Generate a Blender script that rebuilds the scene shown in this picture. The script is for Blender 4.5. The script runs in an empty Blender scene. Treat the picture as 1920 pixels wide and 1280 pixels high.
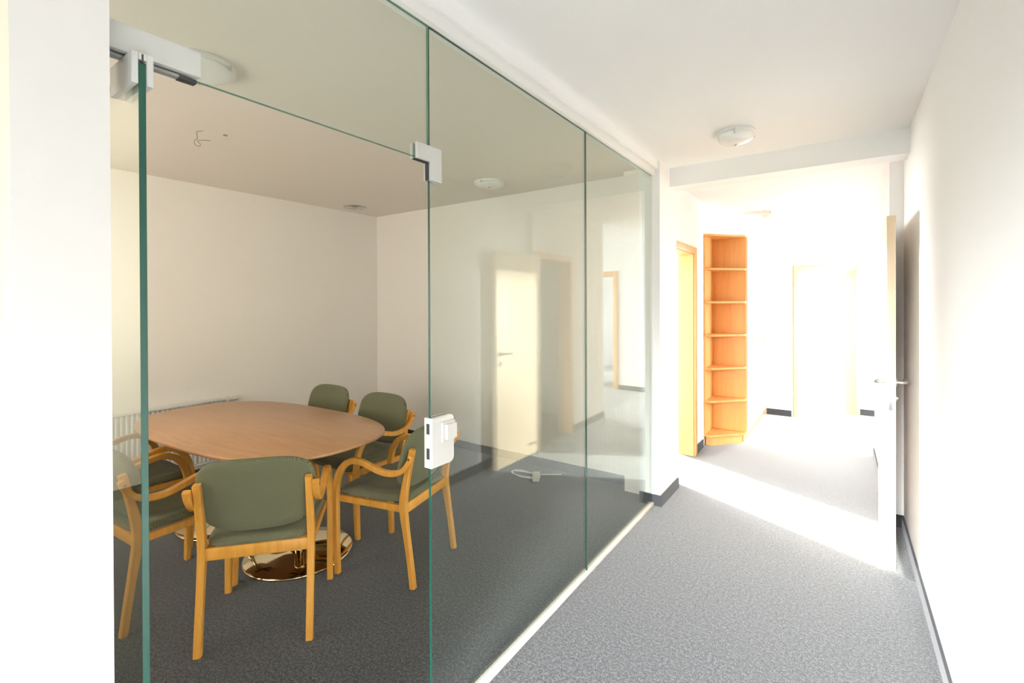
import bpy, bmesh, math, random
from mathutils import Vector, Matrix
PI = math.pi
sc = bpy.context.scene
C = sc.collection

# ---------------------------------------------------------------- camera
cam_d = bpy.data.cameras.new('camera'); cam = bpy.data.objects.new('camera', cam_d); C.objects.link(cam)
cam_d.sensor_width = 36.0; cam_d.lens = 882.0/1920*36; cam_d.clip_start = 0.02
cam.location = (1.16, 0.0, 1.5)
PITCH, YAW, ROLL = math.radians(-0.26), math.radians(35.0), math.radians(-0.22)
cam.matrix_world = Matrix.Translation(cam.location) @ Matrix.Rotation(YAW, 4, 'Z') @ Matrix.Rotation(PI/2+PITCH, 4, 'X') @ Matrix.Rotation(ROLL, 4, 'Z')
cam_d.shift_y = -(70-4)/1920.0
sc.camera = cam

# ---------------------------------------------------------------- exposure, world
sc.view_settings.view_transform = 'Standard'; sc.view_settings.look = 'None'
sc.view_settings.gamma = 1.0; sc.view_settings.exposure = 0.31
try: sc.view_settings.use_curve_mapping = False
except Exception: pass
sc.cycles.max_bounces = 14; sc.cycles.diffuse_bounces = 7; sc.cycles.glossy_bounces = 6
sc.cycles.transparent_max_bounces = 24; sc.cycles.transmission_bounces = 8
sc.cycles.sample_clamp_indirect = 6.0
sc.cycles.use_denoising = True
w = bpy.data.worlds.new('world'); sc.world = w; w.use_nodes = True
bg = w.node_tree.nodes['Background']; bg.inputs[0].default_value = (0.86, 0.93, 1.0, 1); bg.inputs[1].default_value = 3.0

# ---------------------------------------------------------------- sun, window daylight and added fill lights
def sun(direction, strength, color, angle=0.6):
    d = bpy.data.lights.new('sun', 'SUN'); d.energy = strength; d.color = color; d.angle = math.radians(angle)
    o = bpy.data.objects.new('sun', d); C.objects.link(o)
    o.rotation_euler = Vector(direction).to_track_quat('-Z', 'Y').to_euler(); return o
sun((1, -0.49, -0.12), 22, (1, 0.98, 0.95), 2.5)
def area(name, loc, direction, sx, sy, power, color=(1, 1, 1), spread=180):
    d = bpy.data.lights.new(name, 'AREA'); d.shape = 'RECTANGLE'; d.size = sx; d.size_y = sy; d.energy = power; d.color = color
    d.spread = math.radians(spread)
    o = bpy.data.objects.new(name, d); C.objects.link(o); o.location = loc
    o.rotation_euler = Vector(direction).to_track_quat('-Z', 'Z').to_euler(); return o
area('daylight_east_window', (4.75, 7.0, 1.35), (-1, 0, -0.55), 1.5, 2.0, 300, (0.95, 0.98, 1.0), 130)
area('daylight_west_window', (-3.9, 6.6, 1.45), (1, -0.25, -0.4), 2.2, 1.6, 420, (0.97, 0.99, 1.0), 140)
area('daylight_end_room_window', (1.2, 10.6, 1.4), (-0.05, -1, -0.25), 2.4, 2.0, 460, (0.98, 0.99, 1.0), 120)
area('fill_corridor_near', (0.9, -3.3, 2.0), (0.05, 1, -0.72), 1.1, 0.9, 112, (0.97, 0.985, 1.0), 55)  # added fill from behind the camera; the wall there has no window
area('fill_corridor_side', (0.12, -2.4, 1.75), (0.45, 1.6, -1.0), 1.4, 1.0, 255, (0.97, 0.985, 1.0), 65)  # added fill for the corridor floor and right wall, through an invented window
area('fill_meeting_room', (-2.0, -1.2, 1.5), (-0.3, 1, 0.25), 1.8, 1.3, 42, (1.0, 0.88, 0.72))  # added warm fill to lift the meeting room walls; its window is invented

# ---------------------------------------------------------------- helpers
def link(name, bm, mats, parent=None, smooth=True, angle=40):
    me = bpy.data.meshes.new(name)
    bmesh.ops.recalc_face_normals(bm, faces=bm.faces)
    bm.to_mesh(me); bm.free()
    if not isinstance(mats, (list, tuple)): mats = [mats]
    for m in mats: me.materials.append(m)
    o = bpy.data.objects.new(name, me); C.objects.link(o)
    if parent: o.parent = parent
    if smooth:
        me.polygons.foreach_set('use_smooth', [True]*len(me.polygons))
        me.set_sharp_from_angle(angle=math.radians(angle))
    return o
def tag(o, label=None, cat=None, group=None, kind=None):
    if label: o['label'] = label
    if cat: o['category'] = cat
    if group: o['group'] = group
    if kind: o['kind'] = kind
    return o
def empty(name, loc=(0, 0, 0), rz=0.0, **k):
    o = bpy.data.objects.new(name, None); C.objects.link(o); o.location = loc; o.rotation_euler = (0, 0, rz)
    o.empty_display_size = 0.1
    return tag(o, **k)
def box(bm, x0, x1, y0, y1, z0, z1, bev=0.0, seg=2, mi=0, mat=None):
    vs = [bm.verts.new((x, y, z)) for x in (x0, x1) for y in (y0, y1) for z in (z0, z1)]
    idx = [(0, 1, 3, 2), (4, 6, 7, 5), (0, 4, 5, 1), (2, 3, 7, 6), (0, 2, 6, 4), (1, 5, 7, 3)]
    fs = [bm.faces.new([vs[i] for i in f]) for f in idx]
    for f in fs: f.material_index = mi
    bmesh.ops.recalc_face_normals(bm, faces=fs)
    if bev > 0:
        es = list({e for f in fs for e in f.edges})
        r = bmesh.ops.bevel(bm, geom=es, offset=bev, segments=seg, affect='EDGES', profile=0.5)
        vs = list({v for v in bm.verts if v in set(vs) or v in set(r['verts'])})
        for f in r['faces']: f.material_index = mi
    if mat is not None:
        bmesh.ops.transform(bm, matrix=mat, verts=[v for v in vs if v.is_valid])
    return bm
def boxo(name, dims, mat, parent=None, bev=0.0):
    bm = bmesh.new(); box(bm, *dims, bev=bev); return link(name, bm, mat, parent)
def prism(bm, pts, z0, z1, mi=0):
    a = [bm.verts.new((x, y, z0)) for x, y in pts]; b = [bm.verts.new((x, y, z1)) for x, y in pts]
    n = len(pts)
    fs = [bm.faces.new(a[::-1]), bm.faces.new(b)]
    fs += [bm.faces.new((a[i], a[(i+1) % n], b[(i+1) % n], b[i])) for i in range(n)]
    for f in fs: f.material_index = mi
    return bm
def lathe(bm, prof, n=48, cx=0, cy=0, mi=0):
    rings = []
    for r, z in prof:
        if r < 1e-6: rings.append([bm.verts.new((cx, cy, z))])
        else: rings.append([bm.verts.new((cx+r*math.cos(2*PI*i/n), cy+r*math.sin(2*PI*i/n), z)) for i in range(n)])
    for a, b in zip(rings, rings[1:]):
        if len(a) == 1 and len(b) == 1: continue
        for i in range(n):
            j = (i+1) % n
            if len(a) == 1: f = bm.faces.new((a[0], b[i], b[j]))
            elif len(b) == 1: f = bm.faces.new((a[i], b[0], a[j]))
            else: f = bm.faces.new((a[i], b[i], b[j], a[j]))
            f.material_index = mi
    return bm
def tube(bm, pts, r, n=8, mi=0):
    pts = [Vector(p) for p in pts]; prev = None; up = None
    for i, p in enumerate(pts):
        t = (pts[min(i+1, len(pts)-1)]-pts[max(i-1, 0)]).normalized()
        if up is None:
            up = Vector((0, 0, 1)) if abs(t.z) < 0.9 else Vector((1, 0, 0))
        u = t.cross(up).normalized(); v = u.cross(t).normalized(); up = v
        ring = [bm.verts.new(p+r*(math.cos(2*PI*k/n)*u+math.sin(2*PI*k/n)*v)) for k in range(n)]
        if prev:
            for k in range(n):
                bm.faces.new((prev[k], ring[k], ring[(k+1) % n], prev[(k+1) % n])).material_index = mi
        else: bm.faces.new(ring[::-1]).material_index = mi
        prev = ring
    bm.faces.new(prev).material_index = mi
    return bm
def crom(pts, n=8):
    P = [Vector(p) for p in pts]; P = [2*P[0]-P[1]]+P+[2*P[-1]-P[-2]]; out = []
    for i in range(1, len(P)-2):
        a, b, c, d = P[i-1:i+3]
        for k in range(n):
            t = k/n
            out.append(0.5*((2*b)+(c-a)*t+(2*a-5*b+4*c-d)*t*t+(-a+3*b-3*c+d)*t**3))
    out.append(P[-2]); return out
def strip(bm, pts, x0s, wx, th, ch=0.004):
    """bent-wood strip: path given as (y, z) points at x = x0s[i]; wx across x, th[i] in the plane"""
    prev = None; n = len(pts)
    for i, p in enumerate(pts):
        a = pts[max(i-1, 0)]; b = pts[min(i+1, n-1)]
        ty, tz = b[0]-a[0], b[1]-a[1]; L = math.hypot(ty, tz); ty /= L; tz /= L
        ny, nz = -tz, ty
        hw, ht = wx/2, th[i]/2
        sec = [(-hw+ch, -ht), (hw-ch, -ht), (hw, -ht+ch), (hw, ht-ch), (hw-ch, ht), (-hw+ch, ht), (-hw, ht-ch), (-hw, -ht+ch)]
        ring = [bm.verts.new((x0s[i]+sx, p[0]+s*ny, p[1]+s*nz)) for sx, s in sec]
        if prev:
            for k in range(8): bm.faces.new((prev[k], prev[(k+1) % 8], ring[(k+1) % 8], ring[k]))
        else: bm.faces.new(ring[::-1])
        prev = ring
    bm.faces.new(prev)
    return bm
def pad(outline, T, mapf, edge=0.12, bulge=0.0, n=72):
    """upholstered pad: outline(theta)->(u,v); rounded rim; mapf(u,v,t)->xyz"""
    bm = bmesh.new()
    rs = [0.0, 0.25, 0.5, 0.7, 1-edge] + [1-edge+edge*math.sin(k*PI/12) for k in range(1, 7)]
    def thick(r):
        if r <= 1-edge: return 0.5*T*(1+bulge*(1-(r/(1-edge))**2))
        q = (r-(1-edge))/edge
        return 0.5*T*math.sqrt(max(0.0, 1-q*q))
    def ring(r, s):
        if r == 0: 
            return [bm.verts.new(mapf(0, 0, s*thick(0)))]
        out = []
        for i in range(n):
            u, v = outline(2*PI*i/n); out.append(bm.verts.new(mapf(u*r, v*r, s*thick(r))))
        return out
    top = [ring(r, 1) for r in rs]; bot = [ring(r, -1) for r in rs[:-1]] + [top[-1]]
    for R in (top, bot):
        for a, b in zip(R, R[1:]):
            for i in range(n):
                j = (i+1) % n
                if len(a) == 1: bm.faces.new((a[0], b[i], b[j]))
                else: bm.faces.new((a[i], b[i], b[j], a[j]))
    return bm
def superel(a, b, p):
    def f(t):
        c, s = math.cos(t), math.sin(t)
        return (a*math.copysign(abs(c)**(2/p), c), b*math.copysign(abs(s)**(2/p), s))
    return f
def copy_tree(o, parent=None):
    c = o.copy(); C.objects.link(c); c.parent = parent
    for ch in o.children: copy_tree(ch, c)
    return c

# ---------------------------------------------------------------- materials
def mat(name, color, rough=0.5, metal=0.0, spec=0.5):
    m = bpy.data.materials.new(name); m.use_nodes = True
    b = m.node_tree.nodes['Principled BSDF']
    b.inputs['Base Color'].default_value = (*color, 1); b.inputs['Roughness'].default_value = rough
    b.inputs['Metallic'].default_value = metal; b.inputs['Specular IOR Level'].default_value = spec
    return m
def nodes(m):
    nt = m.node_tree; return nt, nt.nodes, nt.links, nt.nodes['Principled BSDF']
def coords(m, scale=(1, 1, 1), rot=(0, 0, 0)):
    nt, N, L, b = nodes(m)
    tc = N.new('ShaderNodeTexCoord'); mp = N.new('ShaderNodeMapping')
    mp.inputs['Scale'].default_value = scale; mp.inputs['Rotation'].default_value = rot
    L.new(tc.outputs['Object'], mp.inputs['Vector']); return mp.outputs['Vector']
def ramp(m, fac, stops):
    nt, N, L, b = nodes(m)
    r = N.new('ShaderNodeValToRGB'); e = r.color_ramp.elements
    e[0].position, e[0].color = stops[0][0], (*stops[0][1], 1); e[1].position, e[1].color = stops[-1][0], (*stops[-1][1], 1)
    for p, c in stops[1:-1]:
        k = e.new(p); k.color = (*c, 1)
    L.new(fac, r.inputs['Fac']); return r.outputs['Color']
def bump(m, h, strength, dist=0.001):
    nt, N, L, b = nodes(m)
    bp = N.new('ShaderNodeBump'); bp.inputs['Strength'].default_value = strength; bp.inputs['Distance'].default_value = dist
    L.new(h, bp.inputs['Height']); L.new(bp.outputs['Normal'], b.inputs['Normal'])
def wood(name, c0, c1, scale=(30, 30, 2.0), rough=0.4, bumps=0.08):
    m = mat(name, c0, rough); nt, N, L, b = nodes(m)
    v = coords(m, scale)
    n1 = N.new('ShaderNodeTexNoise'); n1.inputs['Scale'].default_value = 1.0; n1.inputs['Detail'].default_value = 5; n1.inputs['Distortion'].default_value = 0.6
    L.new(v, n1.inputs['Vector'])
    n2 = N.new('ShaderNodeTexNoise'); n2.inputs['Scale'].default_value = 5.0; n2.inputs['Detail'].default_value = 3
    L.new(v, n2.inputs['Vector'])
    mx = N.new('ShaderNodeMath'); mx.operation = 'MULTIPLY_ADD'; mx.inputs[1].default_value = 0.35
    L.new(n2.outputs['Fac'], mx.inputs[0]); 
    sc2 = N.new('ShaderNodeMath'); sc2.operation = 'MULTIPLY'; sc2.inputs[1].default_value = 0.65
    L.new(n1.outputs['Fac'], sc2.inputs[0]); L.new(sc2.outputs[0], mx.inputs[2])
    L.new(ramp(m, mx.outputs[0], [(0.32, c0), (0.68, c1)]), b.inputs['Base Color'])
    bump(m, n2.outputs['Fac'], bumps, 0.0006)
    return m
def paint(name, c):
    m = mat(name, c, 0.75, spec=0.25); nt, N, L, b = nodes(m)
    n = N.new('ShaderNodeTexNoise'); n.inputs['Scale'].default_value = 140; n.inputs['Detail'].default_value = 4
    L.new(coords(m), n.inputs['Vector']); bump(m, n.outputs['Fac'], 0.12, 0.0015)
    return m
M = {}
M['wall'] = paint('white_wall_paint', (0.865, 0.865, 0.865))
M['room_wall'] = paint('warm_white_wall_paint', (0.85, 0.81, 0.76))
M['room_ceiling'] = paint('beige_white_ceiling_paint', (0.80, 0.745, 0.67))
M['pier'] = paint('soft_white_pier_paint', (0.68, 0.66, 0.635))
M['cream'] = paint('cream_wall_paint', (0.84, 0.80, 0.66))
M['ceiling'] = paint('white_ceiling_paint', (0.91, 0.915, 0.92))
def carpet():
    m = mat('grey_carpet', (0.1, 0.1, 0.1), 0.95, spec=0.1); nt, N, L, b = nodes(m)
    v = coords(m)
    n = N.new('ShaderNodeTexNoise'); n.inputs['Scale'].default_value = 210; n.inputs['Detail'].default_value = 3; n.inputs['Roughness'].default_value = 0.65
    n2 = N.new('ShaderNodeTexNoise'); n2.inputs['Scale'].default_value = 75; n2.inputs['Detail'].default_value = 3
    L.new(v, n.inputs['Vector']); L.new(v, n2.inputs['Vector'])
    a = N.new('ShaderNodeMath'); a.operation = 'MULTIPLY_ADD'; a.inputs[1].default_value = 0.3
    s = N.new('ShaderNodeMath'); s.operation = 'MULTIPLY'; s.inputs[1].default_value = 0.7
    L.new(n.outputs['Fac'], s.inputs[0]); L.new(n2.outputs['Fac'], a.inputs[0]); L.new(s.outputs[0], a.inputs[2])
    L.new(ramp(m, a.outputs[0], [(0.39, (0.006, 0.0062, 0.0066)), (0.5, (0.034, 0.0353, 0.0375)), (0.61, (0.118, 0.1215, 0.128))]), b.inputs['Base Color'])
    bump(m, a.outputs[0], 0.6, 0.004)
    b.inputs['Sheen Weight'].default_value = 0.78; b.inputs['Sheen Roughness'].default_value = 0.35
    return m
M['carpet'] = carpet()
M['skirting'] = mat('charcoal_carpet_skirting', (0.06, 0.063, 0.07), 0.95, spec=0.1)
M['skirting'].node_tree.nodes['Principled BSDF'].inputs['Sheen Weight'].default_value = 0.15
M['skirting'].node_tree.nodes['Principled BSDF'].inputs['Sheen Roughness'].default_value = 0.35
M['chairwood'] = wood('honey_beech', (0.62, 0.275, 0.042), (0.77, 0.385, 0.070), (28, 28, 3), 0.38)
M['tablewood'] = wood('beech_table_veneer', (0.47, 0.245, 0.115), (0.56, 0.315, 0.155), (3, 34, 34), 0.30, 0.03)
M['doorwood'] = wood('pale_beech_door', (0.64, 0.49, 0.33), (0.73, 0.58, 0.42), (22, 22, 1.2), 0.45, 0.04)
M['framewood'] = wood('beech_frame', (0.66, 0.36, 0.14), (0.76, 0.44, 0.19), (22, 22, 1.4), 0.45, 0.04)
M['shelfwood'] = wood('beech_shelf', (0.70, 0.34, 0.10), (0.80, 0.42, 0.15), (20, 20, 1.3), 0.45, 0.04)
def fabric():
    m = mat('olive_weave', (0.12, 0.13, 0.085), 0.92, spec=0.15); nt, N, L, b = nodes(m)
    outs = []
    for ang in (0.75, -0.75):
        v = coords(m, (1, 1, 1), (0, ang, 0.5))
        wv = N.new('ShaderNodeTexWave'); wv.bands_direction = 'X'; wv.inputs['Scale'].default_value = 62
        wv.inputs['Distortion'].default_value = 0.4; wv.inputs['Detail'].default_value = 1
        L.new(v, wv.inputs['Vector']); outs.append(wv.outputs['Fac'])
    mm = N.new('ShaderNodeMath'); mm.operation = 'MULTIPLY'; L.new(outs[0], mm.inputs[0]); L.new(outs[1], mm.inputs[1])
    L.new(ramp(m, mm.outputs[0], [(0.0, (0.090, 0.092, 0.050)), (0.75, (0.225, 0.228, 0.135))]), b.inputs['Base Color'])
    bump(m, mm.outputs[0], 0.5, 0.0012)
    b.inputs['Sheen Weight'].default_value = 0.15
    return m
M['fabric'] = fabric()
M['brass'] = mat('polished_brass', (0.85, 0.72, 0.48), 0.06, 1.0)
M['chrome'] = mat('brushed_steel', (0.62, 0.62, 0.62), 0.28, 1.0)
M['whiteplastic'] = mat('white_plastic', (0.58, 0.57, 0.54), 0.35)
M['whitemetal'] = mat('white_lacquered_metal', (0.80, 0.80, 0.78), 0.4)
M['fitting'] = mat('light_grey_lacquered_fitting', (0.50, 0.50, 0.475), 0.4)
M['dark'] = mat('black_rubber', (0.02, 0.02, 0.02), 0.7)
M['cable'] = mat('white_cable_sheath', (0.82, 0.83, 0.84), 0.5)
M['bolt'] = mat('dark_bolt', (0.12, 0.06, 0.025), 0.5)
M['edge'] = mat('green_glass_edge', (0.003, 0.045, 0.029), 0.35)
M['edge_pale'] = mat('pale_green_glass_edge', (0.09, 0.19, 0.14), 0.3)
def frosted():
    m = mat('opal_lamp_glass', (0.86, 0.86, 0.83), 0.25); return m
M['opal'] = frosted()
def glass(name, tint, ripple):
    m = bpy.data.materials.new(name); m.use_nodes = True; nt = m.node_tree; N = nt.nodes; L = nt.links
    for x in list(N): N.remove(x)
    out = N.new('ShaderNodeOutputMaterial'); mix = N.new('ShaderNodeMixShader')
    tr = N.new('ShaderNodeBsdfTransparent'); tr.inputs[0].default_value = (*tint, 1)
    gl = N.new('ShaderNodeBsdfGlossy'); gl.inputs['Roughness'].default_value = 0.0; gl.inputs[0].default_value = (0.97, 1, 0.985, 1)
    geo = N.new('ShaderNodeNewGeometry'); dot = N.new('ShaderNodeVectorMath'); dot.operation = 'DOT_PRODUCT'
    L.new(geo.outputs['Normal'], dot.inputs[0]); L.new(geo.outputs['Incoming'], dot.inputs[1])
    ab = N.new('ShaderNodeMath'); ab.operation = 'ABSOLUTE'; L.new(dot.outputs['Value'], ab.inputs[0])
    om = N.new('ShaderNodeMath'); om.operation = 'SUBTRACT'; om.inputs[0].default_value = 1.0; L.new(ab.outputs[0], om.inputs[1])
    pw = N.new('ShaderNodeMath'); pw.operation = 'POWER'; pw.inputs[1].default_value = 5.0; L.new(om.outputs[0], pw.inputs[0])
    ma = N.new('ShaderNodeMath'); ma.operation = 'MULTIPLY_ADD'; ma.inputs[1].default_value = 0.955; ma.inputs[2].default_value = 0.045
    L.new(pw.outputs[0], ma.inputs[0]); fac = ma.outputs[0]
    if ripple:
        tc = N.new('ShaderNodeTexCoord'); wv = N.new('ShaderNodeTexWave'); wv.bands_direction = 'Y'; wv.inputs['Scale'].default_value = 11.0
        wv.inputs['Distortion'].default_value = 0.5; wv.inputs['Detail'].default_value = 1.0; wv.inputs['Detail Scale'].default_value = 0.3
        mp = N.new('ShaderNodeMapping'); mp.inputs['Scale'].default_value = (1, 1, 0.05)
        L.new(tc.outputs['Object'], mp.inputs['Vector']); L.new(mp.outputs['Vector'], wv.inputs['Vector'])
        mr = N.new('ShaderNodeMapRange'); mr.inputs['To Min'].default_value = 1.0-ripple; mr.inputs['To Max'].default_value = 1.0+ripple
        L.new(wv.outputs['Fac'], mr.inputs['Value'])
        mu = N.new('ShaderNodeMath'); mu.operation = 'MULTIPLY'; L.new(mr.outputs['Result'], mu.inputs[0]); L.new(fac, mu.inputs[1]); fac = mu.outputs[0]
    L.new(fac, mix.inputs['Fac']); L.new(tr.outputs[0], mix.inputs[1]); L.new(gl.outputs[0], mix.inputs[2])
    L.new(mix.outputs[0], out.inputs['Surface']); return m
M['glass'] = glass('green_tinted_glass', (0.945, 0.975, 0.955), 0)
M['glass_ripple'] = glass('green_tinted_glass_with_faint_ripple', (0.945, 0.975, 0.955), 0.16)

# ---------------------------------------------------------------- setting: floor, ceiling, walls
H = 2.555
def struct(name, dims_list, m, label=None, parent=None, bev=0.0):
    bm = bmesh.new()
    for d in dims_list: box(bm, *d, bev=bev)
    o = link(name, bm, m, parent, smooth=False)
    if not parent: tag(o, label, None, None, 'structure')
    return o
struct('floor', [(-4.2, 5.2, -3.6, 11.0, -0.1, 0.0)], M['carpet'], 'speckled dark grey carpet through meeting room and corridor')
struct('ceiling', [(0.0, 5.2, -3.6, 11.0, H, H+0.1), (-4.2, 0.0, 3.8, 11.0, H, H+0.1)], M['ceiling'], 'white painted ceiling over the corridor')
struct('ceiling_meeting_room', [(-4.2, 0.0, -3.6, 3.8, H, H+0.1)], M['room_ceiling'], 'beige white ceiling of the meeting room')
# glass-side walls
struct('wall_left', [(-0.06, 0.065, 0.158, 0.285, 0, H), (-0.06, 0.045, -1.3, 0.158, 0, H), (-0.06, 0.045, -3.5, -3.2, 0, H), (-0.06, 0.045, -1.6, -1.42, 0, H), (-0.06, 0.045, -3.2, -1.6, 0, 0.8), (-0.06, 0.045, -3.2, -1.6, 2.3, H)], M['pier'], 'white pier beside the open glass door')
struct('trim_1', [(0.045, 0.0635, -0.9, 0.158, 0, H)], M['cream'], 'cream panel on the wall at the very edge of the view')
struct('wall_room_back', [(-3.55, -3.43, -1.42, 3.9, 0, H)], M['room_wall'], 'long white back wall of the meeting room')
struct('wall_room_far', [(-3.43, -0.265, 3.72, 3.9, 0, H), (-0.265, -0.095, 3.60, 3.9, 0, H)], M['room_wall'], 'white end wall of the meeting room behind the glass')
struct('wall_pier', [(-0.095, 0.062, 3.475, 3.9, 0, H)], M['wall'], 'white pier where the glass partition ends')
struct('wall_room_near', [(-3.43, -2.95, -1.42, -1.3, 0, H), (-1.05, 0.045, -1.42, -1.3, 0, H), (-2.95, -1.05, -1.42, -1.3, 0, 0.85), (-2.95, -1.05, -1.42, -1.3, 2.2, H)], M['room_wall'], 'white wall with an added window at the near end of the meeting room')
# left of the corridor beyond the pier, with doorway opening y 4.02..4.82
struct('wall_left_far', [(-0.16, -0.03, 4.82, 7.2, 0, H), (-0.16, -0.03, 3.9, 4.82, 2.0, H), (-0.16, -0.03, 3.9, 4.02, 0, 2.0)], M['wall'], 'white wall behind the tall shelf unit and cupboards')
# right wall, step at 4.03, doorway opening y 4.10..4.84
struct('wall_right', [(1.50, 1.66, -3.5, 4.06, 0, H)], M['wall'], 'long white wall on the right of the corridor')
struct('wall_right_far', [(1.425, 1.56, 4.06, 4.13, 0, H), (1.425, 1.56, 4.87, 5.79, 0, H), (1.425, 1.56, 4.13, 4.87, 2.0, H)], M['wall'], 'white wall holding the open wooden door')
# end walls: straight, diagonal (with doorway), straight (with doorway)
struct('wall_end', [(-0.16, 0.62, 7.2, 7.35, 0, H)], M['wall'], 'white end wall left of the bright doorway')
def seg(bm, p, q, t, z0, z1, bevel=0.0):
    p, q = Vector(p), Vector(q); d = (q-p).normalized(); n = Vector((-d.y, d.x))
    prism(bm, [p, q, q+n*t, p+n*t], z0, z1)
DA, DB = Vector((0.62, 7.2)), Vector((1.36, 7.82)); dd = (DB-DA).normalized(); DL = (DB-DA).length
bm = bmesh.new(); seg(bm, DA, DA+dd*0.07, 0.15, 0, H); seg(bm, DB-dd*0.05, DB, 0.15, 0, H); seg(bm, DA+dd*0.07, DB-dd*0.05, 0.15, 1.95, H)
tag(link('wall_end_diagonal', bm, M['wall'], smooth=False), 'slanting white wall around the bright end doorway', None, None, 'structure')
struct('wall_end_right', [(1.36, 2.12, 7.82, 7.97, 0, H), (2.12, 2.92, 7.82, 7.97, 2.0, H), (2.92, 4.95, 7.82, 7.97, 0, H)], M['wall'], 'white end wall right of the bright doorway')
struct('wall_east', [(4.85, 5.0, 5.6, 6.1, 0, H), (4.85, 5.0, 7.9, 8.0, 0, H), (4.85, 5.0, 6.1, 7.9, 0, 0.3), (4.85, 5.0, 6.1, 7.9, 2.35, H), (1.56, 4.95, 5.62, 5.79, 0, H)], M['wall'], 'white walls of the side hall on the right')
struct('wall_dark_room', [(3.3, 3.45, 3.9, 5.62, 0, H), (1.66, 3.3, 3.9, 4.03, 0, H)], M['wall'], 'white walls of the unlit room behind the right doorway')
# west bright room
struct('wall_west', [(-4.1, -3.98, 3.9, 5.5, 0, H), (-4.1, -3.98, 5.5, 7.7, 0, 0.35), (-4.1, -3.98, 5.5, 7.7, 2.5, H), (-4.1, -3.98, 7.7, 8.0, 0, H), (-4.0, -0.16, 7.9, 8.02, 0, H), (-0.16, -0.04, 7.35, 8.02, 0, H), (-4.1, -3.55, 3.78, 3.9, 0, H)], M['wall'], 'white walls of the bright room through the left doorway')
struct('wall_end_room', [(-0.6, -0.5, 8.0, 10.9, 0, H), (3.5, 3.6, 7.97, 10.9, 0, H), (-0.6, -0.1, 10.8, 10.9, 0, H), (2.5, 3.6, 10.8, 10.9, 0, H), (-0.1, 2.5, 10.8, 10.9, 0, 0.3), (-0.1, 2.5, 10.8, 10.9, 2.4, H), (-0.6, -0.04, 7.97, 8.05, 0, H)], M['wall'], 'white walls of the bright room behind the end doorway')
struct('wall_corridor_near', [(0.045, 1.5, -3.6, -3.5, 0, H)], M['wall'], 'white wall closing the corridor behind the viewer')
struct('trim_2', [(-0.03, 1.50, 3.72, 3.90, 2.408, H)], M['wall'], 'white ceiling beam across the corridor')
# skirtings
sk = 0.012
struct('baseboard_room_far', [(-3.43, -0.27, 3.72-sk, 3.72, 0, 0.075)], M['skirting'], 'dark skirting of the meeting room end wall')
struct('baseboard_room_back', [(-3.43, -3.43+sk, -1.3, 3.72-sk, 0, 0.075)], M['skirting'], 'dark skirting of the meeting room back wall')
struct('baseboard_pier', [(-0.095, 0.062+sk, 3.475-sk, 3.475, 0, 0.08), (0.062, 0.062+sk, 3.475, 3.9, 0, 0.08), (-0.03, 0.062+sk, 3.9, 3.9+sk, 0, 0.08)], M['skirting'], 'dark skirting around the pier')
struct('baseboard_right', [(1.50-sk, 1.50, -3.5, 4.06, 0, 0.08), (1.425-sk, 1.50, 4.06-sk, 4.06, 0, 0.08), (1.425-sk, 1.425, 4.93, 5.79, 0, 0.08)], M['skirting'], 'grey skirting of the right wall')
struct('baseboard_end', [(0.33, 0.62, 7.2-sk, 7.2, 0, 0.08), (1.36, 2.05, 7.82-sk, 7.82, 0, 0.08), (2.98, 4.85, 7.82-sk, 7.82, 0, 0.08)], M['skirting'], 'grey skirting of the end walls')
struct('baseboard_left', [(-0.03, -0.03+sk, 4.90, 5.16, 0, 0.08)], M['skirting'], 'grey skirting between doorway and shelf unit')

# windows
def window(n, x0, x1, y0, y1, z0, z1, label):
    e = empty('window_%d' % n, ((x0+x1)/2, (y0+y1)/2, z0), label=label, kind='structure')
    cx, cy = (x0+x1)/2, (y0+y1)/2
    alongx = (x1-x0) > (y1-y0); bm = bmesh.new(); g = bmesh.new(); f = 0.05
    a0, a1 = (x0-cx, x1-cx) if alongx else (y0-cy, y1-cy)
    def bb(b, u0, u1, w0, w1, t):
        if alongx: box(b, u0, u1, -t, t, w0-z0, w1-z0)
        else: box(b, -t, t, u0, u1, w0-z0, w1-z0)
    bb(bm, a0, a0+f, z0, z1, 0.03); bb(bm, a1-f, a1, z0, z1, 0.03); bb(bm, a0+f, a1-f, z0, z0+f, 0.03); bb(bm, a0+f, a1-f, z1-f, z1, 0.03)
    bb(g, a0+f, a1-f, z0+f, z1-f, 0.003)
    link('window_frame', bm, M['whitemetal'], e, smooth=False); link('pane', g, M['glass'], e, smooth=False)
window(1, -4.07, -4.01, 5.5, 7.7, 0.35, 2.5, 'window of the bright room through the left doorway')
window(2, 4.89, 4.95, 6.1, 7.9, 0.3, 2.35, 'window of the side hall on the right')
window(3, -0.1, 2.5, 10.82, 10.88, 0.3, 2.4, 'window of the room behind the end doorway')
window(5, -0.03, 0.03, -3.2, -1.6, 0.8, 2.3, 'unseen window added behind the viewer for corridor fill light')  # added to go with the corridor side fill
window(4, -2.95, -1.05, -1.39, -1.33, 0.85, 2.2, 'unseen window added at the near end for meeting room fill light')  # added to go with the meeting room fill

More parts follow.
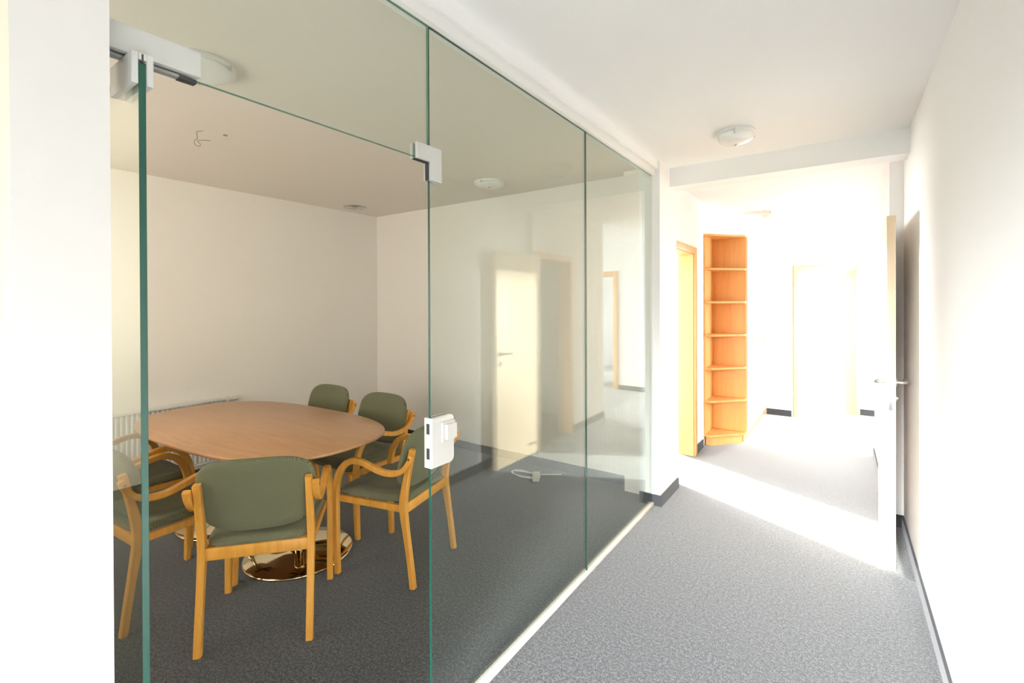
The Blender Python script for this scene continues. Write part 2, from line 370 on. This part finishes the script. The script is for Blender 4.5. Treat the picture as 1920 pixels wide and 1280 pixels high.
# ---------------------------------------------------------------- glass partition
X0, X1 = -0.005, 0.005
YD, YM, YE = 1.160, 2.368, 3.472       # door jamb edge, panel joint, pier
ZT, ZG = 1.990, 2.452                  # underside of fanlight pane, underside of head rail
def glass_pane(name, x0, x1, y0, y1, z0, z1, gm, label=None, parent=None, edge='edge'):
    bm = bmesh.new(); box(bm, x0, x1, y0, y1, z0, z1, bev=0.0008, seg=1)
    bm.normal_update()
    thinx = (x1-x0) < (y1-y0)
    for f in bm.faces:
        a = abs(f.normal.x) if thinx else abs(f.normal.y)
        f.material_index = 0 if a > 0.99 else 1
    o = link(name, bm, [gm, M[edge]], parent, smooth=False)
    if label: tag(o, label, 'glass panel', 'fixed panes of the glass partition')
    return o
glass_pane('glass_panel', X0, X1, YD, YM-0.0015, 0.018, ZG-0.0005, M['glass_ripple'], 'tall fixed glass pane with the white lock box on its edge')
glass_pane('glass_panel', X0, X1, YM+0.0015, YE, 0.018, ZG-0.0005, M['glass_ripple'], 'tall fixed glass pane next to the white pier', edge='edge_pale')
glass_pane('glass_panel', X0, X1, 0.285, YD-0.003, ZT, ZG-0.0005, M['glass'], 'wide low glass pane above the open glass door', edge='edge_pale')
bm = bmesh.new()
box(bm, -0.028, 0.028, 0.285, YE, ZG, 2.498, bev=0.002)
tag(link('head_rail', bm, M['whitemetal']), 'white metal rail along the top of the glass partition', 'rail')
struct('trim_3', [(-0.04, 0.045, 0.285, 3.475, 2.498, H)], M['wall'], 'white boxed bulkhead above the glass partition')
bm = bmesh.new(); box(bm, -0.017, 0.017, YD-0.002, YE, 0.0, 0.022, bev=0.003)
tag(link('floor_rail', bm, mat('cream_lacquered_rail', (0.74, 0.72, 0.66), 0.4)), 'narrow cream rail holding the partition glass at the floor', 'rail')
bm = bmesh.new(); box(bm, -0.012, 0.012, YE-0.003, YE+0.003, 0.022, ZG, bev=0.001)
tag(link('edge_rail', bm, M['whitemetal']), 'thin upright white channel where glass meets the pier', 'rail')
# fanlight patch fitting with pivot
e = empty('patch_fitting', (0, 0.37, ZT), label='long white patch fitting on the pane above the open glass door', cat='door fitting')
bm = bmesh.new(); box(bm, 0.0055, 0.022, -0.085, 0.083, 0.003, 0.058, bev=0.003); box(bm, -0.022, -0.0055, -0.085, 0.083, 0.003, 0.058, bev=0.003)
link('cover_plate', bm, M['fitting'], e)
bm = bmesh.new(); box(bm, -0.009, 0.009, -0.085, 0.078, -0.006, 0.0, bev=0.001); link('gasket', bm, mat('grey_gasket', (0.22, 0.22, 0.21), 0.5), e)
bm = bmesh.new(); box(bm, -0.0095, 0.0095, 0.045, 0.079, -0.008, -0.0002, bev=0.001); link('screw_cover', bm, M['dark'], e)
# corner patch fitting
e = empty('corner_fitting', (0, YD, ZT), label='small white L-shaped fitting clamping the glass corner', cat='door fitting')
for s in (1, -1):
    bm = bmesh.new()
    Lp = [(-0.068, -0.006), (-0.006, -0.006), (-0.006, -0.068), (0.048, -0.068), (0.048, 0.048), (-0.068, 0.048)]
    a = [bm.verts.new((s*0.0058, y, z)) for y, z in Lp]; b = [bm.verts.new((s*0.018, y, z)) for y, z in Lp]
    bm.faces.new(a); bm.faces.new(b)
    for i in range(6): bm.faces.new((a[i], a[(i+1) % 6], b[(i+1) % 6], b[i]))
    bmesh.ops.recalc_face_normals(bm, faces=bm.faces)
    bmesh.ops.bevel(bm, geom=list(bm.edges), offset=0.0015, segments=1, affect='EDGES')
    link('cover_plate', bm, M['fitting'], e)
bm = bmesh.new(); box(bm, -0.0085, 0.0085, -0.066, -0.004, -0.0075, -0.0045); box(bm, -0.0085, 0.0085, -0.0075, -0.004, -0.066, -0.0075)
link('gasket', bm, M['dark'], e)
# strike box with turning plate on the fixed pane
def rrect(y0, y1, z0, z1, r, sides):
    pts = []
    for (cy, cz, a0) in ((y1-r, z1-r, 0), (y0+r, z1-r, 90), (y0+r, z0+r, 180), (y1-r, z0+r, 270)):
        if (cy > (y0+y1)/2) or sides == 2:
            for k in range(9):
                a = math.radians(a0+k*90/8); pts.append((cy+r*math.cos(a), cz+r*math.sin(a)))
        else: pts.append((y0, z1) if a0 == 90 else (y0, z0))
    return pts
def extr(bm, pts, x0, x1, bev=0.0015):
    a = [bm.verts.new((x0, y, z)) for y, z in pts]; b = [bm.verts.new((x1, y, z)) for y, z in pts]; n = len(pts)
    fs = [bm.faces.new(a), bm.faces.new(b)]+[bm.faces.new((a[i], a[(i+1) % n], b[(i+1) % n], b[i])) for i in range(n)]
    bmesh.ops.recalc_face_normals(bm, faces=fs)
    if bev: bmesh.ops.bevel(bm, geom=list({e for f in fs[:2] for e in f.edges}), offset=bev, segments=2, affect='EDGES')
    return bm
e = empty('lock_box', (0, YD, 1.025), label='white strike box with square plate clamped to the glass edge', cat='door lock')
for a, b in ((0.0055, 0.019), (-0.019, -0.0055)):
    bm = bmesh.new(); extr(bm, rrect(-0.008, 0.104, -0.086, 0.085, 0.02, 1), a, b, 0.002); link('housing', bm, M['whiteplastic'], e)
bm = bmesh.new(); box(bm, -0.0056, 0.0056, -0.008, -0.0005, -0.086, 0.085); link('edge_cover', bm, M['whiteplastic'], e)
bm = bmesh.new(); extr(bm, rrect(0.035, 0.102, -0.006, 0.064, 0.004, 2), 0.0185, 0.027, 0.002); pl = link('square_plate', bm, M['whiteplastic'], e)
bm = bmesh.new(); extr(bm, rrect(0.046, 0.097, 0.004, 0.056, 0.003, 2), 0.0265, 0.040, 0.002); link('knob', bm, M['whiteplastic'], pl)
for z0, z1 in ((0.030, 0.066), (-0.056, -0.018)):
    bm = bmesh.new(); box(bm, -0.007, 0.007, -0.0086, -0.004, z0, z1); link('keeper_slot', bm, M['dark'], e)
# open glass door leaf, perpendicular to the partition
e = empty('door_1', (0, 0.337, 0), label='frameless glass door standing open into the meeting room', kind='structure')
glass_pane('glass_leaf', -0.795, 0.055, -0.006, 0.006, 0.008, 1.968, M['glass'], parent=e)
for side in (1, -1):
    bm = bmesh.new()
    y0, y1 = (0.0065, 0.018) if side > 0 else (-0.018, -0.0065)
    box(bm, -0.065, 0.058, y0, y1, 1.925, 1.986, bev=0.002)
    link('clamp_plate', bm, M['fitting'], e)
bm = bmesh.new(); box(bm, -0.060, 0.0570, -0.0018, 0.0018, 1.9685, 1.984); link('clamp_gap', bm, M['dark'], e)
for a, b in ((0.0018, 0.0064), (-0.0064, -0.0018)):
    bm = bmesh.new(); box(bm, -0.060, 0.0575, a, b, 1.9725, 1.985); link('clamp_core', bm, M['fitting'], e)
bm = bmesh.new(); lathe(bm, [(0, 1.98), (0.008, 1.98), (0.008, 1.993), (0, 1.993)], 16); link('pivot', bm, M['chrome'], e)

# ---------------------------------------------------------------- wooden doors
def lever(side, parent, x, y, z, along, m):
    """lever handle on a face whose outward normal is side*x; lever points along*y"""
    bm = bmesh.new()
    def cyl(cx, r, x0, x1, cz): 
        ring0 = [bm.verts.new((x0, cx+r*math.cos(a), cz+r*math.sin(a))) for a in [2*PI*i/24 for i in range(24)]]
        ring1 = [bm.verts.new((x1, cx+r*math.cos(a), cz+r*math.sin(a))) for a in [2*PI*i/24 for i in range(24)]]
        bm.faces.new(ring0); bm.faces.new(ring1)
        for i in range(24): bm.faces.new((ring0[i], ring0[(i+1) % 24], ring1[(i+1) % 24], ring1[i]))
    cyl(y, 0.026, x, x+side*0.008, z)
    tube(bm, crom([(x+side*0.006, y, z), (x+side*0.035, y, z), (x+side*0.05, y+along*0.012, z), (x+side*0.052, y+along*0.05, z), (x+side*0.052, y+along*0.115, z)], 5), 0.0095, 12)
    link('door_handle', bm, m, parent)
    bm = bmesh.new(); cyl(y, 0.024, x, x+side*0.007, z-0.09); cyl(y, 0.009, x, x+side*0.014, z-0.09)
    link('key_rosette', bm, m, parent)
# door_2: right wall, leaf swung fully open against the wall
e = empty('door_2', (1.425, 4.08, 0), label='pale beech door folded back against the right wall', kind='structure')
bm = bmesh.new()
for (a, b) in ((0.0, 0.065), (0.775, 0.84)): box(bm, -0.015, 0.0, a, b, 0, 2.05, bev=0.002)
box(bm, -0.015, 0.0, 0.065, 0.775, 1.985, 2.05, bev=0.002)
box(bm, 0.0, 0.16, 0.05, 0.072, 0, 2.0); box(bm, 0.0, 0.16, 0.768, 0.79, 0, 2.0); box(bm, 0.0, 0.16, 0.072, 0.768, 1.978, 2.0)
link('door_frame', bm, M['framewood'], e)
bm = bmesh.new(); box(bm, -0.057, -0.017, -0.722, 0.04, 0.008, 1.985, bev=0.002); leaf = link('door_leaf', bm, M['doorwood'], e)
lever(-1, leaf, -0.057, -0.66, 1.05, 1, M['chrome']); lever(1, leaf, -0.017, -0.66, 1.05, 1, M['chrome'])
bm = bmesh.new(); box(bm, -0.047, -0.027, -0.7245, -0.7215, 0.90, 1.13, bev=0.0005); link('lock_plate', bm, M['chrome'], leaf)
bm = bmesh.new()
for k in range(12): box(bm, -0.0595, -0.0568, -0.20+k*0.011, -0.192+k*0.011, 0.10, 0.125)
link('door_vent', bm, M['chrome'], leaf)
for z in (0.25, 1.0, 1.75):
    bm = bmesh.new(); lathe(bm, [(0, z-0.04), (0.007, z-0.04), (0.007, z+0.04), (0, z+0.04)], 12, -0.036, 0.047); link('hinge', bm, M['chrome'], e)
# door_3: left doorway frame (sunlit room behind)
e = empty('door_3', (-0.03, 3.97, 0), label='beech door frame in the left wall beyond the pier', kind='structure')
bm = bmesh.new()
for (a, b) in ((0.0, 0.065), (0.84, 0.905)): box(bm, 0.0, 0.018, a, b, 0, 2.05, bev=0.002)
box(bm, 0.0, 0.018, 0.065, 0.84, 1.985, 2.05, bev=0.002)
box(bm, -0.145, 0.0, 0.05, 0.072, 0, 2.0); box(bm, -0.145, 0.0, 0.828, 0.85, 0, 2.0); box(bm, -0.145, 0.0, 0.072, 0.828, 1.978, 2.0)
link('door_frame', bm, M['framewood'], e)
# door_4: diagonal end doorway
e = empty('door_4', (DA.x, DA.y, 0), math.atan2(dd.y, dd.x), label='beech door frame around the bright opening at the corridor end', kind='structure')
bm = bmesh.new()
for (a, b) in ((0.02, 0.085), (DL-0.075, DL-0.01)): box(bm, a, b, -0.018, 0.0, 0, 2.0, bev=0.002)
box(bm, 0.085, DL-0.075, -0.018, 0.0, 1.94, 2.0, bev=0.002)
box(bm, 0.07, 0.09, 0.0, 0.15, 0, 1.95); box(bm, DL-0.07, DL-0.05, 0.0, 0.15, 0, 1.95); box(bm, 0.09, DL-0.07, 0, 0.15, 1.93, 1.95)
link('door_frame', bm, M['framewood'], e)
# door_5: doorway in the end wall of the side hall (seen mirrored in the glass)
e = empty('door_5', (2.05, 7.82, 0), label='beech door frame with half open leaf in the side hall', kind='structure')
bm = bmesh.new()
for (a, b) in ((0.0, 0.08), (0.86, 0.94)): box(bm, a, b, -0.018, 0.0, 0, 2.07, bev=0.002)
box(bm, 0.08, 0.86, -0.018, 0.0, 1.985, 2.07, bev=0.002)
box(bm, 0.07, 0.09, 0.0, 0.15, 0, 2.0); box(bm, 0.85, 0.87, 0.0, 0.15, 0, 2.0); box(bm, 0.09, 0.85, 0, 0.15, 1.98, 2.0)
link('door_frame', bm, M['framewood'], e)
bm = bmesh.new(); box(bm, 0.0, 0.04, 0.0, 0.74, 0.008, 1.975, bev=0.002, mat=Matrix.Translation((0.092, 0.16, 0)) @ Matrix.Rotation(math.radians(-20), 4, 'Z'))
link('door_leaf', bm, M['doorwood'], e)

# ---------------------------------------------------------------- shelf unit and cupboards
e = empty('corner_shelf', (-0.03, 5.2, 0), label='tall open beech end shelf with slanted front beside the left doorway', cat='shelf')
def trap(o=0.0, fr=0.0): return [(o, 0.02+fr), (0.06, 0.02+fr), (0.352-fr, 0.33), (0.352-fr, 0.382), (o, 0.382)]
bm = bmesh.new(); prism(bm, [(0.012, 0.06), (0.06, 0.06), (0.31, 0.345), (0.31, 0.38), (0.012, 0.38)], 0, 0.095); link('plinth', bm, M['shelfwood'], e, smooth=False)
bm = bmesh.new(); box(bm, 0.0, 0.018, 0.02, 0.40, 0.095, 2.205, bev=0.001); link('side_panel', bm, M['shelfwood'], e)
bm = bmesh.new(); box(bm, 0.018, 0.352, 0.382, 0.40, 0.095, 2.205, bev=0.001); link('back_panel', bm, M['shelfwood'], e)
for z, nm in ((0.095, 'bottom_board'), (0.455, 'shelf_board'), (0.80, 'shelf_board'), (1.15, 'shelf_board'), (1.50, 'shelf_board'), (1.85, 'shelf_board'), (2.205, 'top_board')):
    bm = bmesh.new()
    o = 0.0 if z > 2 else 0.018
    pts = [(o, 0.02), (0.075, 0.02), (0.352, 0.325), (0.352, 0.382 if z < 2 else 0.40), (o, 0.382 if z < 2 else 0.40)]
    prism(bm, pts, z, z+0.022)
    bmesh.ops.bevel(bm, geom=list(bm.edges), offset=0.002, segments=1, affect='EDGES')
    link(nm, bm, M['shelfwood'], e, smooth=False)
def cupboard(y, label):
    e = empty('cupboard', (-0.028, y, 0), label=label, cat='cupboard', group='tall beech cupboards along the left wall')
    boxo('plinth', (0.0, 0.32, 0.0, 0.79, 0.0, 0.09), M['shelfwood'], e)
    boxo('body', (0.0, 0.34, 0.0, 0.79, 0.09, 2.227), M['shelfwood'], e, 0.001)
    for k in (0, 1):
        d = boxo('door', (0.3405, 0.358, 0.004+k*0.393, 0.393+k*0.393, 0.10, 2.222), M['doorwood'], e, 0.0015)
        yy = 0.36 if k == 0 else 0.43
        bm = bmesh.new(); box(bm, 0.358, 0.38, yy-0.006, yy+0.006, 1.04, 1.13, bev=0.003); link('door_handle', bm, M['chrome'], d)
    return e
cupboard(5.605, 'tall beech cupboard touching the open end shelf')
cupboard(6.398, 'tall beech cupboard in the far corner')

# ---------------------------------------------------------------- ceiling lights
def lamp(x, y, r, label, group='round ceiling lights', dp=1.0):
    e = empty('ceiling_light', (x, y, H), label=label, cat='ceiling light', group=group)
    bm = bmesh.new(); lathe(bm, [(0, 0), (r*0.97, 0), (r, -0.006), (r, -0.018), (r*0.95, -0.022), (0, -0.022)], 64); link('base', bm, M['whitemetal'], e)
    bm = bmesh.new(); lathe(bm, [(r*0.93, -0.0225), (r*0.94, -0.022-0.014*dp), (r*0.88, -0.022-0.03*dp), (r*0.72, -0.022-0.044*dp), (r*0.45, -0.022-0.054*dp), (0, -0.022-0.058*dp)], 64); link('lamp_shade', bm, M['opal'], e)
    for a in (0.6, 2.7, 4.8):
        bm = bmesh.new(); box(bm, r*0.93, r*1.03, -0.006, 0.006, -0.026-0.015*dp, -0.01, bev=0.001, mat=Matrix.Rotation(a, 4, 'Z')); link('clip', bm, M['chrome'], e)
    bm = bmesh.new(); lathe(bm, [(0, -0.020-0.058*dp), (0.008, -0.022-0.058*dp), (0.008, -0.030-0.058*dp), (0, -0.035-0.058*dp)], 16); link('finial', bm, M['chrome'], e)
    return e
lamp(0.63, 3.16, 0.108, 'round white ceiling light hanging in front of the corridor beam')
lamp(0.49, 6.15, 0.108, 'round white ceiling light near the end of the corridor')
lamp(-1.15, 0.90, 0.15, 'round white ceiling light above the open glass door', dp=0.3)
lamp(-1.33, 3.22, 0.13, 'round white ceiling light near the meeting room end wall', dp=0.35)
e = empty('spotlight', (-3.15, 3.2, H), label='round chrome recessed spotlight in the far corner of the meeting room', cat='spotlight')
bm = bmesh.new(); lathe(bm, [(0.075, 0.0), (0.115, 0.0), (0.118, -0.006), (0.112, -0.014), (0.08, -0.016), (0.07, -0.004), (0.075, 0.0)], 48); link('trim_ring', bm, M['chrome'], e)
bm = bmesh.new(); lathe(bm, [(0.0, -0.002), (0.075, -0.004), (0.06, -0.022), (0.035, -0.03), (0, -0.032)], 32); link('bulb', bm, M['chrome'], e)
# loose wire at the ceiling
e = empty('ceiling_wire', (-2.03, 1.245, H), label='short loose wire curling down from the bare ceiling point', cat='wire')
bm = bmesh.new()
tube(bm, crom([(0.03, 0.02, -0.001), (0.0, 0.0, -0.004), (-0.005, 0.0, -0.025), (0.0, 0.0, -0.045), (-0.015, -0.01, -0.06), (-0.02, -0.005, -0.08), (0.0, 0.01, -0.09), (0.012, 0.012, -0.08), (0.0, 0.0, -0.06), (0.02, 0.03, -0.052), (0.03, 0.06, -0.05)], 5), 0.0022, 6)
link('wire', bm, mat('grey_green_wire', (0.22, 0.22, 0.17), 0.6), e)
bm = bmesh.new(); tube(bm, [(0.06, 0.12, -0.002), (0.07, 0.14, -0.004)], 0.006, 8); link('ceiling_plug', bm, mat('grey_plug', (0.25, 0.25, 0.2), 0.6), e)

# ---------------------------------------------------------------- radiator
e = empty('radiator', (-3.43, 0.35, 0), label='long white ribbed radiator under the back wall behind the table', cat='radiator')
bm = bmesh.new(); box(bm, 0.035, 0.045, 0, 1.60, 0.12, 0.655)
for k in range(48):
    y = 0.02+k*1.57/47; box(bm, 0.045, 0.058, y-0.009, y+0.009, 0.14, 0.65, bev=0.004, seg=1)
box(bm, 0.035, 0.075, 0, 1.60, 0.652, 0.675, bev=0.003)
link('front_panel', bm, M['whitemetal'], e)
bm = bmesh.new(); box(bm, 0.004, 0.012, 0.01, 1.59, 0.14, 0.62); box(bm, 0.012, 0.035, 0.1, 0.14, 0.2, 0.6); box(bm, 0.012, 0.035, 1.46, 1.50, 0.2, 0.6); link('bracket', bm, M['whitemetal'], e)
bm = bmesh.new(); tube(bm, [(0.04, 1.60, 0.65), (0.04, 1.66, 0.65)], 0.009, 12); tube(bm, [(0.04, 1.655, 0.655), (0.04, 1.655, 0.0)], 0.008, 12); link('pipe', bm, M['whitemetal'], e)
bm = bmesh.new(); tube(bm, [(0.04, 1.66, 0.65), (0.04, 1.74, 0.65)], 0.021, 20); link('thermostat_valve', bm, M['whiteplastic'], e)

# ---------------------------------------------------------------- table
TC = (-1.905, 1.525)
e = empty('meeting_table', (TC[0], TC[1], 0), math.radians(3), label='large beech meeting table with rounded top on two round polished feet', cat='table')
bm = bmesh.new(); f = superel(0.925, 0.505, 2.75); n = 128
prof = [(0.93, 0.712), (0.985, 0.722), (0.999, 0.730), (1.0, 0.738), (0.998, 0.7415), (0.994, 0.743)]
rings = [[bm.verts.new((f(2*PI*i/n)[0]*s, f(2*PI*i/n)[1]*s, z)) for i in range(n)] for s, z in prof]
for a, b in zip(rings, rings[1:]):
    for i in range(n): bm.faces.new((a[i], a[(i+1) % n], b[(i+1) % n], b[i]))
bm.faces.new(rings[0][::-1]); bm.faces.new(rings[-1])
link('tabletop', bm, M['tablewood'], e, angle=50)
for px in (-0.44, 0.38):
    bm = bmesh.new(); lathe(bm, [(0, 0.0), (0.298, 0.0), (0.305, 0.006), (0.305, 0.012), (0.298, 0.018), (0.2, 0.026), (0.1, 0.034), (0.06, 0.04), (0.0, 0.04)], 96, px, 0.04); link('base_disc', bm, M['brass'], e, angle=50)
    bm = bmesh.new(); lathe(bm, [(0.0, 0.038), (0.05, 0.038), (0.05, 0.06), (0.036, 0.064), (0.036, 0.69), (0, 0.69)], 48, px, 0.04); link('column', bm, M['brass'], e)
    bm = bmesh.new(); box(bm, px-0.2, px+0.2, 0.02, 0.06, 0.69, 0.711); box(bm, px-0.02, px+0.02, -0.16, 0.24, 0.69, 0.711); link('top_bracket', bm, M['dark'], e)

# ---------------------------------------------------------------- armchairs
def make_chair():
    r = empty('armchair', (0, 0, 0))
    W = M['chairwood']
    for s in (-1, 1):
        # rear leg running up into the back post
        path = [(-0.245, 0.0), (-0.225, 0.15), (-0.202, 0.30), (-0.188, 0.40), (-0.188, 0.46), (-0.205, 0.56), (-0.225, 0.65), (-0.245, 0.735)]
        P = [(p.x, p.y) for p in crom([(y, z, 0) for y, z in path], 4)]
        th = [0.030+0.012*math.exp(-((z-0.43)/0.15)**2) for y, z in P]
        bm = bmesh.new(); strip(bm, P, [s*0.222]*len(P), 0.030, th); leg = link('leg', bm, W, r)
        # bent arm, front leg
        arm = [(-0.262, 0.715), (-0.243, 0.672), (-0.205, 0.628), (-0.15, 0.605), (-0.08, 0.603), (-0.01, 0.620), (0.06, 0.640), (0.12, 0.642), (0.178, 0.612), (0.218, 0.555), (0.238, 0.48), (0.243, 0.41)]
        P = [(p.x, p.y) for p in crom([(y, z, 0) for y, z in arm], 6)]
        n = len(P); th = [0.026+0.012*(i/(n-1)) for i in range(n)]
        xs = [s*(0.254-0.004*(i/(n-1))) for i in range(n)]
        bm = bmesh.new(); strip(bm, P, xs, 0.030, th); arm_o = link('armrest', bm, W, r)
        bm = bmesh.new()
        c = (-0.250, 0.695); xo = s*0.269
        ring = [bm.verts.new((xo, c[0]+0.007*math.cos(a), c[1]+0.007*math.sin(a))) for a in [2*PI*i/16 for i in range(16)]]
        ring2 = [bm.verts.new((xo+s*0.0015, v.co.y, v.co.z)) for v in ring]
        bm.faces.new(ring2)
        for i in range(16): bm.faces.new((ring[i], ring[(i+1) % 16], ring2[(i+1) % 16], ring2[i]))
        link('bolt', bm, M['bolt'], arm_o)
        P = [(0.243, 0.41), (0.242, 0.3), (0.238, 0.15), (0.232, 0.0)]
        bm = bmesh.new(); strip(bm, P, [s*0.250]*4, 0.030, [0.038, 0.037, 0.033, 0.028]); link('leg', bm, W, r)
        bm = bmesh.new(); strip(bm, [(-0.186, 0.412), (0.235, 0.412)], [s*0.222, s*0.222], 0.022, [0.036, 0.036], 0.002); link('side_rail', bm, W, r)
    bm = bmesh.new(); box(bm, -0.208, 0.208, -0.203, -0.181, 0.385, 0.438, bev=0.003); link('back_rail', bm, W, r)
    bm = bmesh.new(); box(bm, -0.212, 0.212, 0.190, 0.212, 0.385, 0.422, bev=0.003); link('front_rail', bm, W, r)
    # seat
    fo = superel(0.225, 0.235, 7.0)
    def smap(u, v, t):
        k = 1+0.10*(v/0.235) if v > 0 else 1+0.0*(v)
        k = 0.955+0.075*((v+0.235)/0.47)
        zz = 0.453+t-0.018*max(0, (v-0.12)/0.115)**2-0.006*(1-(u/0.23)**2)*(1-(v/0.24)**2)
        return (u*k, v+0.035, zz)
    link('seat', pad(fo, 0.045, smap, 0.10), M['fabric'], r, angle=70)
    # backrest, curved round the sitter and leaning back with the posts
    bo = superel(0.245, 0.165, 3.7)
    def bmap(u, v, t):
        z = 0.668+v-0.012*(1-(u/0.245)**2)*(1 if v < 0 else 0)*(-v/0.165)*1.2
        y = -0.187-0.26*(z-0.55)-0.030*(1-(u/0.245)**2)+0.030
        # posts stay behind the pad
        return (u, y+0.006+t, z+0.25*t)
    link('backrest', pad(bo, 0.036, bmap, 0.10), M['fabric'], r, angle=70)
    return r
first = make_chair()
chairs = [
    ((-1.128, 1.193), 139.1, 'olive armchair with its back to the glass, at the near corner of the table'),
    ((-1.745, 0.955), 94, 'olive armchair partly hidden behind the green edge of the open glass door'),
    ((-0.985, 1.888), 193.5, 'olive armchair at the table end, its back half covered by the white lock box'),
    ((-1.635, 2.115), 272, 'dark olive armchair tucked at the far side, nearest the white end wall'),
    ((-2.30, 2.110), 272, 'dark olive armchair at the far side with only its backrest above the table'),
    ((-2.40, 1.00), 91, 'olive armchair deep behind the open glass door, in front of the radiator'),
]
for i, ((x, y), deg, lab) in enumerate(chairs):
    o = first if i == 0 else copy_tree(first)
    o.location = (x, y, 0); o.rotation_euler = (0, 0, math.radians(deg-90))
    tag(o, lab, 'chair', 'olive armchairs round the meeting table')

# ---------------------------------------------------------------- cable and socket on the floor
e = empty('power_cable', (-1.05, 3.42, 0), label='coiled white cable with a socket block lying on the carpet', cat='cable')
pts = []
for k in range(40):
    a = k*2*PI/18; pts.append((-0.06+0.14*math.cos(a), 0.02+0.06*math.sin(a)+0.01*math.sin(2.3*a), 0.006+0.004*(k//18)))
pts += [(0.02, 0.05, 0.012), (0.10, 0.12, 0.008), (0.20, 0.2, 0.006)]
bm = bmesh.new(); tube(bm, crom(pts, 3), 0.0045, 8); link('cord', bm, M['cable'], e)
bm = bmesh.new(); box(bm, -0.03, 0.03, -0.075, 0.075, 0.012, 0.05, bev=0.006, mat=Matrix.Translation((0.08, -0.03, 0)) @ Matrix.Rotation(0.5, 4, 'Z')); link('socket_block', bm, M['whiteplastic'], e)
